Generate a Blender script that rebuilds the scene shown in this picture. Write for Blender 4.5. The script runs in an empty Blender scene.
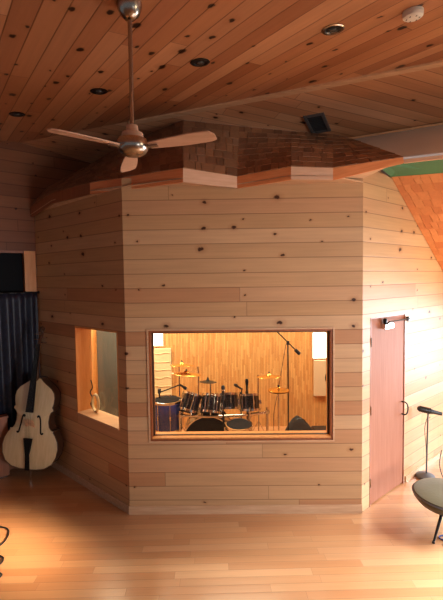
import bpy, bmesh, math, random
from mathutils import Vector, Matrix
from mathutils.bvhtree import BVHTree
random.seed(7)
V = Vector
sc = bpy.context.scene
COL = sc.collection
PI = math.pi

# ------------------------------------------------------------------ colours / node helpers
def lin(c):
    c /= 255.0
    return c / 12.92 if c <= 0.04045 else ((c + 0.055) / 1.055) ** 2.4
def rgb(r, g, b): return (lin(r), lin(g), lin(b), 1.0)

class NT:
    def __init__(s, name):
        s.m = bpy.data.materials.new(name); s.m.use_nodes = True
        s.t = s.m.node_tree; s.t.nodes.clear()
        s.out = s.n('ShaderNodeOutputMaterial'); s.b = s.n('ShaderNodeBsdfPrincipled')
        s.l(s.b.outputs[0], s.out.inputs[0])
    def n(s, t, **k):
        x = s.t.nodes.new(t)
        for a, v in k.items(): setattr(x, a, v)
        return x
    def l(s, a, b): s.t.links.new(a, b)
    def val(s, sock, v):
        if hasattr(v, 'is_linked'): s.l(v, sock)
        else: sock.default_value = v
    def math(s, op, a, b=0.0, c=0.0):
        x = s.n('ShaderNodeMath', operation=op)
        s.val(x.inputs[0], a); s.val(x.inputs[1], b); s.val(x.inputs[2], c)
        return x.outputs[0]
    def xyz(s, x, y, z=0.0):
        c = s.n('ShaderNodeCombineXYZ')
        for i, v in enumerate((x, y, z)): s.val(c.inputs[i], v)
        return c.outputs[0]
    def ramp(s, f, stops):
        r = s.n('ShaderNodeValToRGB'); e = r.color_ramp.elements
        while len(e) < len(stops): e.new(0.5)
        for el, (p, c) in zip(e, stops): el.position = p; el.color = c
        s.l(f, r.inputs[0]); return r.outputs[0]
    def mix(s, f, a, b, mode='MIX'):
        x = s.n('ShaderNodeMix', data_type='RGBA', blend_type=mode)
        s.val(x.inputs[0], f); s.val(x.inputs[6], a); s.val(x.inputs[7], b)
        return x.outputs[2]
    def smooth(s, v, a, b):
        x = s.n('ShaderNodeMapRange', interpolation_type='SMOOTHSTEP')
        s.val(x.inputs[0], v); x.inputs[1].default_value = a; x.inputs[2].default_value = b
        return x.outputs[0]
    def noise(s, vec, scale, detail=3, rough=.5):
        x = s.n('ShaderNodeTexNoise'); x.inputs['Scale'].default_value = scale
        x.inputs['Detail'].default_value = detail; x.inputs['Roughness'].default_value = rough
        s.l(vec, x.inputs['Vector']); return x.outputs['Fac']
    def wn(s, vec):
        x = s.n('ShaderNodeTexWhiteNoise', noise_dimensions='3D'); s.l(vec, x.inputs['Vector']); return x.outputs['Value']

def planks(name, width, length, cols, seam=.6, knots=1.0, knot_col=rgb(70, 38, 22), rough=.45, grain=.35,
           seamw=.012, knot_density=.45, coat=0.0, kscale=3.6, spec=.25, kr=1.0):
    t = NT(name)
    uv = t.n('ShaderNodeUVMap'); sp = t.n('ShaderNodeSeparateXYZ'); t.l(uv.outputs[0], sp.inputs[0])
    u, v = sp.outputs[0], sp.outputs[1]
    vr = t.math('DIVIDE', v, width); row = t.math('FLOOR', vr); fv = t.math('FRACT', vr)
    rr = t.wn(t.xyz(row, 3.7, 1.3))
    ur = t.math('ADD', t.math('DIVIDE', u, length), t.math('MULTIPLY', rr, 7.31))
    cl = t.math('FLOOR', ur); fu = t.math('FRACT', ur)
    idv = t.xyz(row, cl, 0.5); r1 = t.wn(idv); r2 = t.wn(t.xyz(row, cl, 9.5))
    base = t.ramp(r1, [(i / (len(cols) - 1), c) for i, c in enumerate(cols)])
    gu = t.math('ADD', u, t.math('MULTIPLY', r1, 31.0)); gv = t.math('ADD', v, t.math('MULTIPLY', r2, 17.0))
    g = t.noise(t.xyz(t.math('MULTIPLY', gu, 1.6), t.math('MULTIPLY', gv, 34.0)), 1.0, 4, .6)
    g2 = t.noise(t.xyz(t.math('MULTIPLY', gu, .9), t.math('MULTIPLY', gv, 6.0)), 1.0, 2, .5)
    gm = t.math('ADD', t.math('MULTIPLY', t.math('SUBTRACT', g, .5), grain), t.math('MULTIPLY', t.math('SUBTRACT', g2, .5), grain * .9))
    hs = t.n('ShaderNodeHueSaturation'); t.l(base, hs.inputs['Color'])
    t.l(t.math('ADD', gm, 1.0), hs.inputs['Value'])
    col = hs.outputs[0]
    if knots > 0:
        vo = t.n('ShaderNodeTexVoronoi', voronoi_dimensions='2D'); vo.inputs['Scale'].default_value = 1.0
        wob = t.noise(t.xyz(t.math('MULTIPLY', u, 26.0), t.math('MULTIPLY', v, 26.0), 2.0), 1.0, 2)
        wo = t.math('MULTIPLY', t.math('SUBTRACT', wob, .5), .13)
        t.l(t.xyz(t.math('ADD', t.math('MULTIPLY', u, kscale * .85), wo), t.math('ADD', t.math('MULTIPLY', v, kscale * 1.25), wo)), vo.inputs['Vector'])
        cs = t.n('ShaderNodeSeparateColor'); t.l(vo.outputs['Color'], cs.inputs[0])
        on = t.math('LESS_THAN', cs.outputs[0], knot_density)
        rad = t.math('ADD', t.math('MULTIPLY', t.math('POWER', cs.outputs[1], 2.0), .06 * kr), .03 * kr)
        dn = t.math('DIVIDE', vo.outputs['Distance'], rad)
        core = t.math('MULTIPLY', t.math('MULTIPLY', t.math('SUBTRACT', 1.0, t.smooth(dn, .6, 1.25)), on), knots)
        halo = t.math('MULTIPLY', t.math('MULTIPLY', t.math('SUBTRACT', 1.0, t.smooth(dn, .7, 3.2)), on), .35 * knots)
        col = t.mix(halo, col, rgb(150, 92, 52)); col = t.mix(core, col, knot_col)
    ed = t.math('MINIMUM', fv, t.math('SUBTRACT', 1.0, fv))
    s1 = t.math('SUBTRACT', 1.0, t.smooth(t.math('MULTIPLY', ed, width), seamw * .15, seamw * .5))
    eu = t.math('MINIMUM', fu, t.math('SUBTRACT', 1.0, fu))
    s2 = t.math('SUBTRACT', 1.0, t.smooth(t.math('MULTIPLY', eu, length), seamw * .12, seamw * .4))
    sm = t.math('MAXIMUM', s1, t.math('MULTIPLY', s2, .8))
    dark = t.mix(1.0, col, rgb(105, 75, 60), 'MULTIPLY')
    col = t.mix(t.math('MULTIPLY', sm, seam), col, dark)
    t.l(col, t.b.inputs['Base Color']); t.b.inputs['Roughness'].default_value = rough; t.b.inputs['Specular IOR Level'].default_value = spec
    bp = t.n('ShaderNodeBump'); bp.inputs['Strength'].default_value = .35; bp.inputs['Distance'].default_value = .004
    t.l(t.math('SUBTRACT', t.math('MULTIPLY', g, .25), sm), bp.inputs['Height']); t.l(bp.outputs[0], t.b.inputs['Normal'])
    if coat: t.b.inputs['Coat Weight'].default_value = coat; t.b.inputs['Coat Roughness'].default_value = .18
    return t.m

def plain(name, c, rough=.5, metal=0.0, var=.12, scale=6.0, bump=0.0, **kw):
    t = NT(name); tc = t.n('ShaderNodeTexCoord')
    f = t.noise(tc.outputs['Object'], scale, 3)
    hs = t.n('ShaderNodeHueSaturation'); hs.inputs['Color'].default_value = c
    t.l(t.math('ADD', t.math('MULTIPLY', t.math('SUBTRACT', f, .5), var * 2), 1.0), hs.inputs['Value'])
    t.l(hs.outputs[0], t.b.inputs['Base Color'])
    t.b.inputs['Roughness'].default_value = rough; t.b.inputs['Metallic'].default_value = metal
    if bump:
        bp = t.n('ShaderNodeBump'); bp.inputs['Strength'].default_value = bump; bp.inputs['Distance'].default_value = .01
        f2 = t.noise(tc.outputs['Object'], scale * 8, 3); t.l(f2, bp.inputs['Height']); t.l(bp.outputs[0], t.b.inputs['Normal'])
    for k, v in kw.items(): t.b.inputs[k.replace('_', ' ')].default_value = v
    return t.m

def grainwood(name, c1, c2, axis=2, rough=.45, scale=3.0, stretch=14.0, coat=0.0):
    t = NT(name); tc = t.n('ShaderNodeTexCoord'); mp = t.n('ShaderNodeMapping')
    s = [stretch] * 3; s[axis] = 1.0; mp.inputs['Scale'].default_value = s
    t.l(tc.outputs['Object'], mp.inputs['Vector'])
    f = t.noise(mp.outputs[0], scale, 4, .6)
    t.l(t.ramp(f, [(.3, c1), (.7, c2)]), t.b.inputs['Base Color']); t.b.inputs['Roughness'].default_value = rough
    if coat: t.b.inputs['Coat Weight'].default_value = coat; t.b.inputs['Coat Roughness'].default_value = .1
    return t.m

def emit(name, c, s):
    t = NT(name); t.b.inputs['Base Color'].default_value = c
    t.b.inputs['Emission Color'].default_value = c; t.b.inputs['Emission Strength'].default_value = s
    return t.m

M = {}
M['pine'] = planks('pale knotty pine boards', .142, 9.0, [rgb(190, 147, 104), rgb(196, 154, 112), rgb(183, 130, 90), rgb(202, 162, 122), rgb(192, 150, 107), rgb(194, 152, 110)], seam=.5, knot_density=.42, kscale=3.3)
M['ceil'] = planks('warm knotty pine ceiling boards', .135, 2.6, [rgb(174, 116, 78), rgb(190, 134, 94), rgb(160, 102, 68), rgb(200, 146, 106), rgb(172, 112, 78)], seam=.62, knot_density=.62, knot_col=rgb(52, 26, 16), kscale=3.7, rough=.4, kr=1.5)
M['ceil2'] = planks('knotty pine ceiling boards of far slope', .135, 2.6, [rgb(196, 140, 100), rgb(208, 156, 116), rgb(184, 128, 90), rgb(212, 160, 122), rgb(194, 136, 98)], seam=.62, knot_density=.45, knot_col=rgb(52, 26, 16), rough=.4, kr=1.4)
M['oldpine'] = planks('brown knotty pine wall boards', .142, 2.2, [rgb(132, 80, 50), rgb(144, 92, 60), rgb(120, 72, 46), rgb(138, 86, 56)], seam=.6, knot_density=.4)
M['floor'] = planks('strip wood floor', .082, 1.1, [rgb(192, 135, 88), rgb(200, 145, 98), rgb(186, 127, 82), rgb(206, 153, 106), rgb(195, 138, 92)], seam=.35, knots=0, rough=.30, grain=.22, seamw=.006, coat=.6, spec=.5)
M['bamboo'] = planks('bamboo strip wall', .024, .24, [rgb(216, 160, 96), rgb(228, 176, 110), rgb(206, 146, 84), rgb(222, 166, 102)], seam=.55, knots=0, rough=.6, grain=.3, seamw=.008)
M['trim'] = grainwood('pale pine trim', rgb(196, 150, 112), rgb(216, 176, 138), 0)
M['fascia_warm_lit'] = grainwood('warm-lit tone fir board', rgb(212, 122, 68), rgb(232, 150, 94), 0, .4)  # left-facing fascia: warm light put into the board colour
M['fascia_cool_lit'] = grainwood('cool-lit tone fascia board', rgb(206, 158, 124), rgb(220, 178, 146), 0, .5)  # right-facing fascia: cool window light put into the board colour
M['jamb'] = grainwood('orange pine jamb', rgb(214, 140, 76), rgb(230, 164, 98), 2, .45, stretch=9)
M['darkframe'] = grainwood('dark bronze window stop', rgb(70, 48, 34), rgb(86, 60, 42), 0, .4)
M['redframe'] = grainwood('brown window liner', rgb(140, 76, 40), rgb(164, 94, 52), 2, .4)
M['door'] = grainwood('reddish brown door veneer', rgb(146, 90, 64), rgb(162, 104, 78), 2, .6, 2.0, 18)
M['door'].node_tree.nodes['Principled BSDF'].inputs['Specular IOR Level'].default_value = .2
M['blade'] = grainwood('light maple fan blade', rgb(196, 150, 120), rgb(214, 172, 142), 0, .4)
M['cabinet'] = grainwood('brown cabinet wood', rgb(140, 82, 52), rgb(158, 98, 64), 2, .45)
M['nickel'] = plain('brushed nickel', rgb(176, 164, 150), .25, 1.0, .05)
M['chrome'] = plain('chrome', rgb(220, 216, 210), .12, 1.0, .03)
M['black'] = plain('black plastic', rgb(22, 22, 24), .4)
M['blackmetal'] = plain('black painted metal', rgb(28, 27, 27), .35, .4)
M['blackcloth'] = plain('black padded fabric', rgb(38, 35, 36), .9, 0, .3, 9, .4)
M['drumblack'] = plain('black lacquer drum shell', rgb(24, 26, 32), .12, 0, .1, 6, 0, Coat_Weight=.8)
M['drumhaze'] = plain('haze-blue drum shell', rgb(44, 66, 150), .15, 0, .2, 4, 0, Coat_Weight=.8)  # blue haze on the window glass is put into the shell colour
M['head'] = plain('black drum head', rgb(24, 24, 28), .8, Specular_IOR_Level=.2)
M['clearhead'] = plain('coated white drum head', rgb(226, 220, 206), .5)
M['brass'] = plain('cymbal bronze', rgb(226, 180, 96), .26, 1.0, .08, 20)
M['grey'] = plain('grey bare plasterboard', rgb(214, 216, 218), .85, 0, .08, 2.0)
M['green'] = plain('green painted soffit board', rgb(60, 120, 84), .7, 0, .05)
M['greypanel'] = plain('dark grey acoustic fabric', rgb(80, 78, 70), .95, 0, .12, 3, .3)
M['beige'] = plain('beige acoustic fabric', rgb(222, 200, 156), .95, 0, .1, 5, .4)
M['beige2'] = plain('pale beige panel fabric', rgb(214, 190, 158), .95, 0, .08, 5, .2)
M['darkglass'] = plain('dark window glass', rgb(14, 14, 18), .6, Specular_IOR_Level=.1)
M['white'] = plain('white plastic', rgb(226, 220, 210), .5, 0, .04)
M['cream'] = plain('cream cable jacket', rgb(232, 214, 170), .5)
M['ventmetal'] = plain('dark grey vent metal', rgb(92, 88, 88), .5, .2)
M['ventdark'] = plain('black vent mesh', rgb(44, 43, 46), .6)
M['olive'] = plain('olive grey vinyl', rgb(84, 80, 60), .35, 0, .12, 4, .1)
M['bassfront'] = grainwood('blond spruce', rgb(196, 172, 128), rgb(214, 192, 150), 2, .28, 4, 10, .5)
M['bassrib'] = grainwood('dark brown rib wood', rgb(66, 40, 26), rgb(84, 54, 36), 2, .3, 4, 8, .4)
M['ebony'] = plain('black ebony', rgb(16, 14, 13), .7, Specular_IOR_Level=.2)
M['steel'] = plain('steel', rgb(190, 190, 190), .25, 1.0)
M['bluecable'] = plain('blue cable jacket', rgb(40, 60, 130), .5)
M['lens'] = plain('dark recessed lamp bulb', rgb(70, 66, 60), .2)
M['daylight'] = emit('daylight through frosted pane', rgb(255, 252, 240), 5.0)

def curtain_mat():
    t = NT('dark navy velvet curtain'); tc = t.n('ShaderNodeTexCoord')
    f = t.noise(tc.outputs['Object'], 26, 2, .6)
    t.l(t.ramp(f, [(.3, rgb(16, 17, 28)), (.75, rgb(36, 40, 62))]), t.b.inputs['Base Color'])
    t.b.inputs['Roughness'].default_value = .45; t.b.inputs['Sheen Weight'].default_value = .1
    return t.m
M['curtain'] = curtain_mat()

def glass_mat():
    t = NT('clear window glass'); t.t.nodes.remove(t.b)
    tr = t.n('ShaderNodeBsdfTransparent'); tr.inputs[0].default_value = (.97, .98, .97, 1)
    gl = t.n('ShaderNodeBsdfGlossy'); gl.inputs['Roughness'].default_value = .01
    lw = t.n('ShaderNodeLayerWeight'); lw.inputs[0].default_value = .5; ff = t.math('MULTIPLY_ADD', t.math('POWER', lw.outputs['Facing'], 4.0), .6, .025)
    mx = t.n('ShaderNodeMixShader'); t.l(ff, mx.inputs[0]); t.l(tr.outputs[0], mx.inputs[1]); t.l(gl.outputs[0], mx.inputs[2])
    t.l(mx.outputs[0], t.out.inputs[0]); return t.m
M['glass'] = glass_mat()

def shingle_mat(name, cols):
    t = NT(name); at = t.n('ShaderNodeAttribute', attribute_name='tone')
    tc = t.n('ShaderNodeTexCoord'); f = t.noise(tc.outputs['Object'], 30, 3, .6)
    base = t.ramp(at.outputs['Fac'], [(i / (len(cols) - 1), c) for i, c in enumerate(cols)])
    hs = t.n('ShaderNodeHueSaturation'); t.l(base, hs.inputs['Color'])
    t.l(t.math('ADD', t.math('MULTIPLY', t.math('SUBTRACT', f, .5), .35), 1.0), hs.inputs['Value'])
    t.l(hs.outputs[0], t.b.inputs['Base Color']); t.b.inputs['Roughness'].default_value = .75
    return t.m
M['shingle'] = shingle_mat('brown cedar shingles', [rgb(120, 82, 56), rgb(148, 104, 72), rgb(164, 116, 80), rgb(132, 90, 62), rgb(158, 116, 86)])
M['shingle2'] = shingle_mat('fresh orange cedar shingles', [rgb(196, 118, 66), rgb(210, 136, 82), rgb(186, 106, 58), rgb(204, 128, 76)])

# ------------------------------------------------------------------ object helpers
def link(name, me, mat, parent=None, smooth=False):
    o = bpy.data.objects.new(name, me); COL.objects.link(o)
    if mat: me.materials.append(mat)
    if smooth:
        for p in me.polygons: p.use_smooth = True
    if parent: o.parent = parent
    return o
def obj(name, bm, mat, parent=None, smooth=False, flip=True):
    me = bpy.data.meshes.new(name)
    if flip: bmesh.ops.recalc_face_normals(bm, faces=bm.faces[:])
    bm.to_mesh(me); bm.free()
    o = link(name, me, mat, parent, smooth)
    if smooth:
        try: me.set_sharp_from_angle(angle=math.radians(40))
        except Exception: pass
    return o
def tag(o, label, cat, group=None, kind=None):
    o['label'] = label; o['category'] = cat
    if group: o['group'] = group
    if kind: o['kind'] = kind
    return o
def thing(name, loc, label, cat, group=None, kind=None, rz=0, mat=None):
    o = bpy.data.objects.new(name, None); COL.objects.link(o); o.empty_display_size = .1
    if mat is not None: o.matrix_world = mat
    else: o.location = loc; o.rotation_euler = (0, 0, rz)
    return tag(o, label, cat, group, kind)
def B(): return bmesh.new()

def add_poly_prism(bm, pts, n):
    """pts: planar loop (Vectors); n: extrusion vector"""
    a = [bm.verts.new(p) for p in pts]; b = [bm.verts.new(p + n) for p in pts]
    bm.faces.new(a); bm.faces.new(b[::-1])
    for i in range(len(pts)):
        j = (i + 1) % len(pts); bm.faces.new((a[i], a[j], b[j], b[i]))
def add_obox(bm, O, U, Vv, W):
    """box from corner O with edge vectors"""
    add_poly_prism(bm, [O, O + U, O + U + Vv, O + Vv], W)
def add_box(bm, c, s, bev=0):
    c = V(c); s = V(s)
    b2 = bmesh.new(); add_obox(b2, c - s / 2, V((s.x, 0, 0)), V((0, s.y, 0)), V((0, 0, s.z)))
    if bev: bmesh.ops.bevel(b2, geom=b2.edges[:], offset=bev, segments=2, affect='EDGES', profile=.5)
    merge(bm, b2)
def merge(bm, b2, mat=None):
    if mat is not None: bmesh.ops.transform(b2, matrix=mat, verts=b2.verts[:])
    me = bpy.data.meshes.new('tmp'); b2.to_mesh(me); b2.free(); bm.from_mesh(me); bpy.data.meshes.remove(me)
def frame(axis):
    a = V(axis).normalized(); r = V((0, 0, 1)) if abs(a.z) < .95 else V((1, 0, 0))
    x = r.cross(a).normalized(); return x, a.cross(x), a
def add_lathe(bm, prof, c=(0, 0, 0), axis=(0, 0, 1), seg=28, sx=1.0, sy=1.0, caps=True):
    """prof: list of (r, h) along axis from c"""
    x, y, a = frame(axis); c = V(c); rings = []
    for r, h in prof:
        if r < 1e-6: rings.append([bm.verts.new(c + a * h)])
        else: rings.append([bm.verts.new(c + a * h + x * (r * sx * math.cos(2 * PI * k / seg)) + y * (r * sy * math.sin(2 * PI * k / seg))) for k in range(seg)])
    for p, q in zip(rings, rings[1:]):
        for k in range(seg):
            j = (k + 1) % seg
            if len(p) == 1 and len(q) == 1: continue
            if len(p) == 1: bm.faces.new((p[0], q[j], q[k]))
            elif len(q) == 1: bm.faces.new((p[k], p[j], q[0]))
            else: bm.faces.new((p[k], p[j], q[j], q[k]))
    for rg, rev in ((rings[0], True), (rings[-1], False)):
        if caps and len(rg) > 1: bm.faces.new(rg[::-1] if rev else rg)
def add_tube(bm, pts, r, seg=8, r2=None):
    pts = [V(p) for p in pts]; n = len(pts); prev = None; rings = []
    for i, p in enumerate(pts):
        d = (pts[min(i + 1, n - 1)] - pts[max(i - 1, 0)]).normalized()
        if prev is None: x, y, _ = frame(d)
        else:
            x = (prev - d * prev.dot(d)).normalized(); y = d.cross(x)
        prev = x; rr = r if r2 is None else r + (r2 - r) * i / (n - 1)
        rings.append([bm.verts.new(p + x * rr * math.cos(2 * PI * k / seg) + y * rr * math.sin(2 * PI * k / seg)) for k in range(seg)])
    for p, q in zip(rings, rings[1:]):
        for k in range(seg):
            j = (k + 1) % seg; bm.faces.new((p[k], p[j], q[j], q[k]))
    bm.faces.new(rings[0][::-1]); bm.faces.new(rings[-1])
def spline(pts, sub=8):
    P = [V(p) for p in pts]; out = []
    for i in range(len(P) - 1):
        p0, p1, p2, p3 = P[max(i - 1, 0)], P[i], P[i + 1], P[min(i + 2, len(P) - 1)]
        for k in range(sub):
            t = k / sub
            out.append(.5 * ((2 * p1) + (p2 - p0) * t + (2 * p0 - 5 * p1 + 4 * p2 - p3) * t * t + (3 * p1 - p0 - 3 * p2 + p3) * t ** 3))
    out.append(P[-1]); return out
def uv_planar(o, O, U, W):
    """metric UVs: u along U, v along W; faces edge-on to U or W use the third axis"""
    me = o.data; uvl = me.uv_layers.new(name='UVMap'); U = V(U).normalized(); W = V(W).normalized(); N = U.cross(W)
    mw = o.matrix_world
    for p in me.polygons:
        n = p.normal; au, aw = (N, W) if abs(n.dot(U)) > .8 else ((U, N) if abs(n.dot(W)) > .8 else (U, W))
        for li in p.loop_indices:
            d = me.vertices[me.loops[li].vertex_index].co - O
            uvl.data[li].uv = (d.dot(au), d.dot(aw))
    return o
def struct(name, bm, mat, label, cat, parent=None, uv=None):
    o = obj(name, bm, mat, parent)
    if uv: uv_planar(o, *uv)
    if parent is None: tag(o, label, cat, None, 'structure')
    return o

# ------------------------------------------------------------------ layout (metres; camera eye at 2.36 m)
H = 2.36
A = V((-.951, 4.015, 0)); Bc = V((1.375, 3.983, 0))            # front corners of the booth
uF = (Bc - A).normalized(); uL = V((-.747, .665, 0)); uR = V((.760, .650, 0))
inF = V((-uF.y, uF.x, 0)); outL = V((-.665, -.747, 0)); outR = V((.650, -.760, 0))
Z = V((0, 0, 1))
F = A + uL * 1.9                                               # booth / back wall corner
TH = .2; WT = 3.2                                               # wall thickness, booth wall height
nBk = V((-.650, .760, 0))                                       # away from the room, behind the back-left wall
YB = 6.4                                                        # booth back wall

# ridge of the ceiling
R0 = V((.298, 4.007, 4.08)); rd = V((-.92, .392, 0)).normalized(); e = V((rd.y, -rd.x, 0)); S = .12
def z_main(p): return R0.z + S * (p - R0).dot(e)
def z_far(p): return R0.z - S * (p - R0).dot(e)

def wall_rects(bm, O, U, rects, n):
    for (a, b, z0, z1) in rects:
        add_obox(bm, O + U * a + Z * z0, U * (b - a), Z * (z1 - z0), n)

# --- floor
bm = B(); add_obox(bm, V((-7, -4, -.1)), V((15, 0, 0)), V((0, 13, 0)), Z * .1)
struct('floor', bm, M['floor'], 'glossy strip wood floor of the music room', 'floor', uv=(V((0, 0, 0)), V((1, .02, 0)), V((-.02, 1, 0))))

# --- booth front wall with window opening (s along the wall from A)
LF = (Bc - A).length
G = (.225, 2.036, .750, 1.855)                                  # opening s0 s1 z0 z1
bm = B(); wall_rects(bm, A, uF, [(0, G[0], 0, WT), (G[1], LF, 0, WT), (G[0], G[1], 0, G[2]), (G[0], G[1], G[3], WT)], inF * TH)
# gable strip that closes the wall under the raised eave
add_obox(bm, A + Z * WT, uF * LF, Z * .14, inF * TH)
struct('wall_front', bm, M['pine'], 'pale horizontal pine board front wall of the drum booth', 'wall', uv=(A, uF, Z))

# --- booth left wall with opening
OL = (.135, .985, .822, 1.845)
bm = B(); wall_rects(bm, A, uL, [(0, OL[0], 0, WT), (OL[1], 1.9, 0, WT), (OL[0], OL[1], 0, OL[2]), (OL[0], OL[1], OL[3], WT)], -outL * TH)
add_obox(bm, A + Z * WT, uL * 1.9, Z * .07, -outL * TH)
struct('wall_left', bm, M['pine'], 'shaded pine board wall of the booth beside the double bass', 'wall', uv=(A, uL, Z))

# --- booth right wall with doorway
DR = (.145, .890, 0.0, 1.945)
bm = B(); wall_rects(bm, Bc, uR, [(0, DR[0], 0, WT), (DR[1], 4.4, 0, WT), (DR[0], DR[1], DR[3], WT)], -outR * TH)
add_poly_prism(bm, [Bc + Z * WT, Bc + uR * .55 + Z * WT, Bc + uR * .55 + Z * 3.38, Bc + uR * .25 + Z * 3.43, Bc + Z * 3.36], -outR * TH)
add_poly_prism(bm, [Bc + uR * .55 + Z * WT, Bc + uR * .85 + Z * WT, Bc + uR * .56 + Z * 3.41, Bc + uR * .55 + Z * 3.41], -outR * TH)
struct('wall_right', bm, M['pine'], 'sunlit pine board wall of the booth with the door in it', 'wall', uv=(Bc, uR, Z))

# --- booth inside: back wall, side wall, low ceiling
bm = B(); add_obox(bm, V((-2.45, YB, 0)), V((7.2, 0, 0)), Z * 2.6, V((0, .1, 0)))
struct('wall_back', bm, M['bamboo'], 'bamboo strip wall behind the drum kit', 'wall', uv=(V((0, YB, 0)), Z, V((1, 0, 0))))
bm = B(); add_obox(bm, V((-2.45, F.y, 0)), V((0, YB - F.y, 0)), Z * 2.6, V((.1, 0, 0)))
struct('wall_side', bm, M['bamboo'], 'side wall inside the drum booth', 'wall', uv=(V((0, YB, 0)), Z, V((0, 1, 0))))
bm = B(); add_poly_prism(bm, [A + Z * 2.6 + inF * .05, F + Z * 2.6 + V((.05, 0, 0)), V((-2.4, YB, 2.6)), V((4.2, YB, 2.6)), Bc + Z * 2.6 + inF * .05], Z * .06)
struct('ceiling_booth', bm, M['trim'], 'low ceiling inside the drum booth', 'ceiling')

# --- back-left wall of the room with the curtained window
def wpt(t, z): return F + uR * t + Z * z
W0, W1, WZ0, WZ1 = -1.7, -.15, .30, 2.71
bm = B(); tn = nBk * .15
tc_ = None
for k in range(400):
    t = -3.0 + k * .01; q = F + uR * t
    if z_main(q) > z_far(q): tc_ = t; break
ztop = lambda t: min(z_main(F + uR * t), z_far(F + uR * t)) + .04
add_poly_prism(bm, [wpt(-3.6, 0), wpt(W0, 0), wpt(W0, ztop(W0)), wpt(-3.6, ztop(-3.6))], tn)
add_poly_prism(bm, [wpt(W1, 0), wpt(0, 0), wpt(0, ztop(0)), wpt(tc_, ztop(tc_)), wpt(W1, ztop(W1))], tn)
add_poly_prism(bm, [wpt(0, 2.75), wpt(2.2, 2.75), wpt(2.2, ztop(2.2)), wpt(0, ztop(0))], tn)
add_poly_prism(bm, [wpt(W0, WZ1), wpt(W1, WZ1), wpt(W1, ztop(W1)), wpt(W0, ztop(W0))], tn)
add_poly_prism(bm, [wpt(W0, 0), wpt(W1, 0), wpt(W1, WZ0), wpt(W0, WZ0)], tn)
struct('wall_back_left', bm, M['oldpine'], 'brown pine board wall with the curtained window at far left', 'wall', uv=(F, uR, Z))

# --- ceilings: herringbone boards meeting at the ridge
def ceiling(name, pts, zf, d, mat, label):
    P = [V((p.x, p.y, zf(p))) for p in pts]
    bm = B(); add_poly_prism(bm, P, Z * .1)
    d3 = V((d.x, d.y, (zf(R0 + d) - R0.z))).normalized(); nn = (P[1] - P[0]).cross(P[2] - P[0]).normalized()
    struct(name, bm, mat, label, 'ceiling', uv=(R0, d3, nn.cross(d3)))
az = math.radians(-35); d1 = V((math.sin(az), math.cos(az), 0))
az = math.radians(71); d2 = V((math.sin(az), math.cos(az), 0))
ra, rb = R0 - rd * 6.0, R0 + rd * 3.6
ceiling('ceiling_near', [ra, rb, rb - e * 8.0, ra - e * 8.0], z_main, d1, M['ceil'], 'large orange knotty pine ceiling slope with the fan and round lights')
ceiling('ceiling_far', [ra, rb, rb + e * 3.2, ra + e * 3.2], z_far, d2, M['ceil2'], 'paler pine ceiling slope beyond the ridge with the square vent')
def ridge_trim():
    bm = B(); w = .06
    P = [ra, R0 + rd * 1.4]
    q = [V((P[0].x, P[0].y, R0.z)), V((P[1].x, P[1].y, R0.z))]
    o1 = e * w - Z * (S * w)
    add_poly_prism(bm, [q[0], q[1], q[1] + o1, q[0] + o1], -Z * .016)
    struct('trim_ridge', bm, M['trim'], 'pale pine trim board along the ceiling ridge', 'trim')
ridge_trim()

# ------------------------------------------------------------------ shingled booth roof
def shingle_facet(name, E0, E1, T0, T1, mat, parent, course=.15, wmin=.06, wmax=.13, up=None):
    """stepped courses of individual shingles between an eave edge and a top edge (one mesh)"""
    n = (E1 - E0).cross(((T0 + T1) - (E0 + E1)) * .5).normalized()
    if up is not None and n.dot(up) < 0: n = -n
    elif up is None and n.z < 0: n = -n
    hgt = max((T0 - E0).length, (T1 - E1).length); nc = max(2, int(round(hgt / course)))
    bm = B(); tones = []
    P = lambda a, b: (E0.lerp(E1, a)).lerp(T0.lerp(T1, a), b)
    NG = 8; g_ = [[bm.verts.new(P(i / NG, j / NG) - n * .004) for i in range(NG + 1)] for j in range(NG + 1)]
    for j in range(NG):
        for i in range(NG): bm.faces.new((g_[j][i], g_[j][i + 1], g_[j + 1][i + 1], g_[j + 1][i])); tones.append(.3)
    for c in range(nc):
        b0, b1 = c / nc, min(1.0, (c + 1.25) / nc)
        L = (P(1, b0) - P(0, b0)).length
        a = 0.0
        while a < 1.0 - 1e-6:
            w = random.uniform(wmin, wmax) / max(L, .05); a2 = a + w
            if 1 - a2 < wmin * .6 / max(L, .05): a2 = 1.0
            g = .003 / max(L, .05); th = random.uniform(.004, .009)
            p = [P(a + g, b0), P(a2 - g if a2 < 1 else 1, b0), P(a2 - g if a2 < 1 else 1, b1), P(a + g, b1)]
            lo = [bm.verts.new(q + n * .001) for q in p]
            hi = [bm.verts.new(p[0] + n * th), bm.verts.new(p[1] + n * th), bm.verts.new(p[2] + n * .003), bm.verts.new(p[3] + n * .003)]
            bm.faces.new(hi)
            for i in range(4):
                j = (i + 1) % 4; bm.faces.new((lo[i], lo[j], hi[j], hi[i]))
            tones += [random.random()] * 5; a = a2
    bm.normal_update()
    o = obj(name, bm, mat, parent, flip=False)
    at = o.data.attributes.new('tone', 'FLOAT', 'FACE'); at.data.foreach_set('value', tones[:len(o.data.polygons)])
    return o

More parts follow.
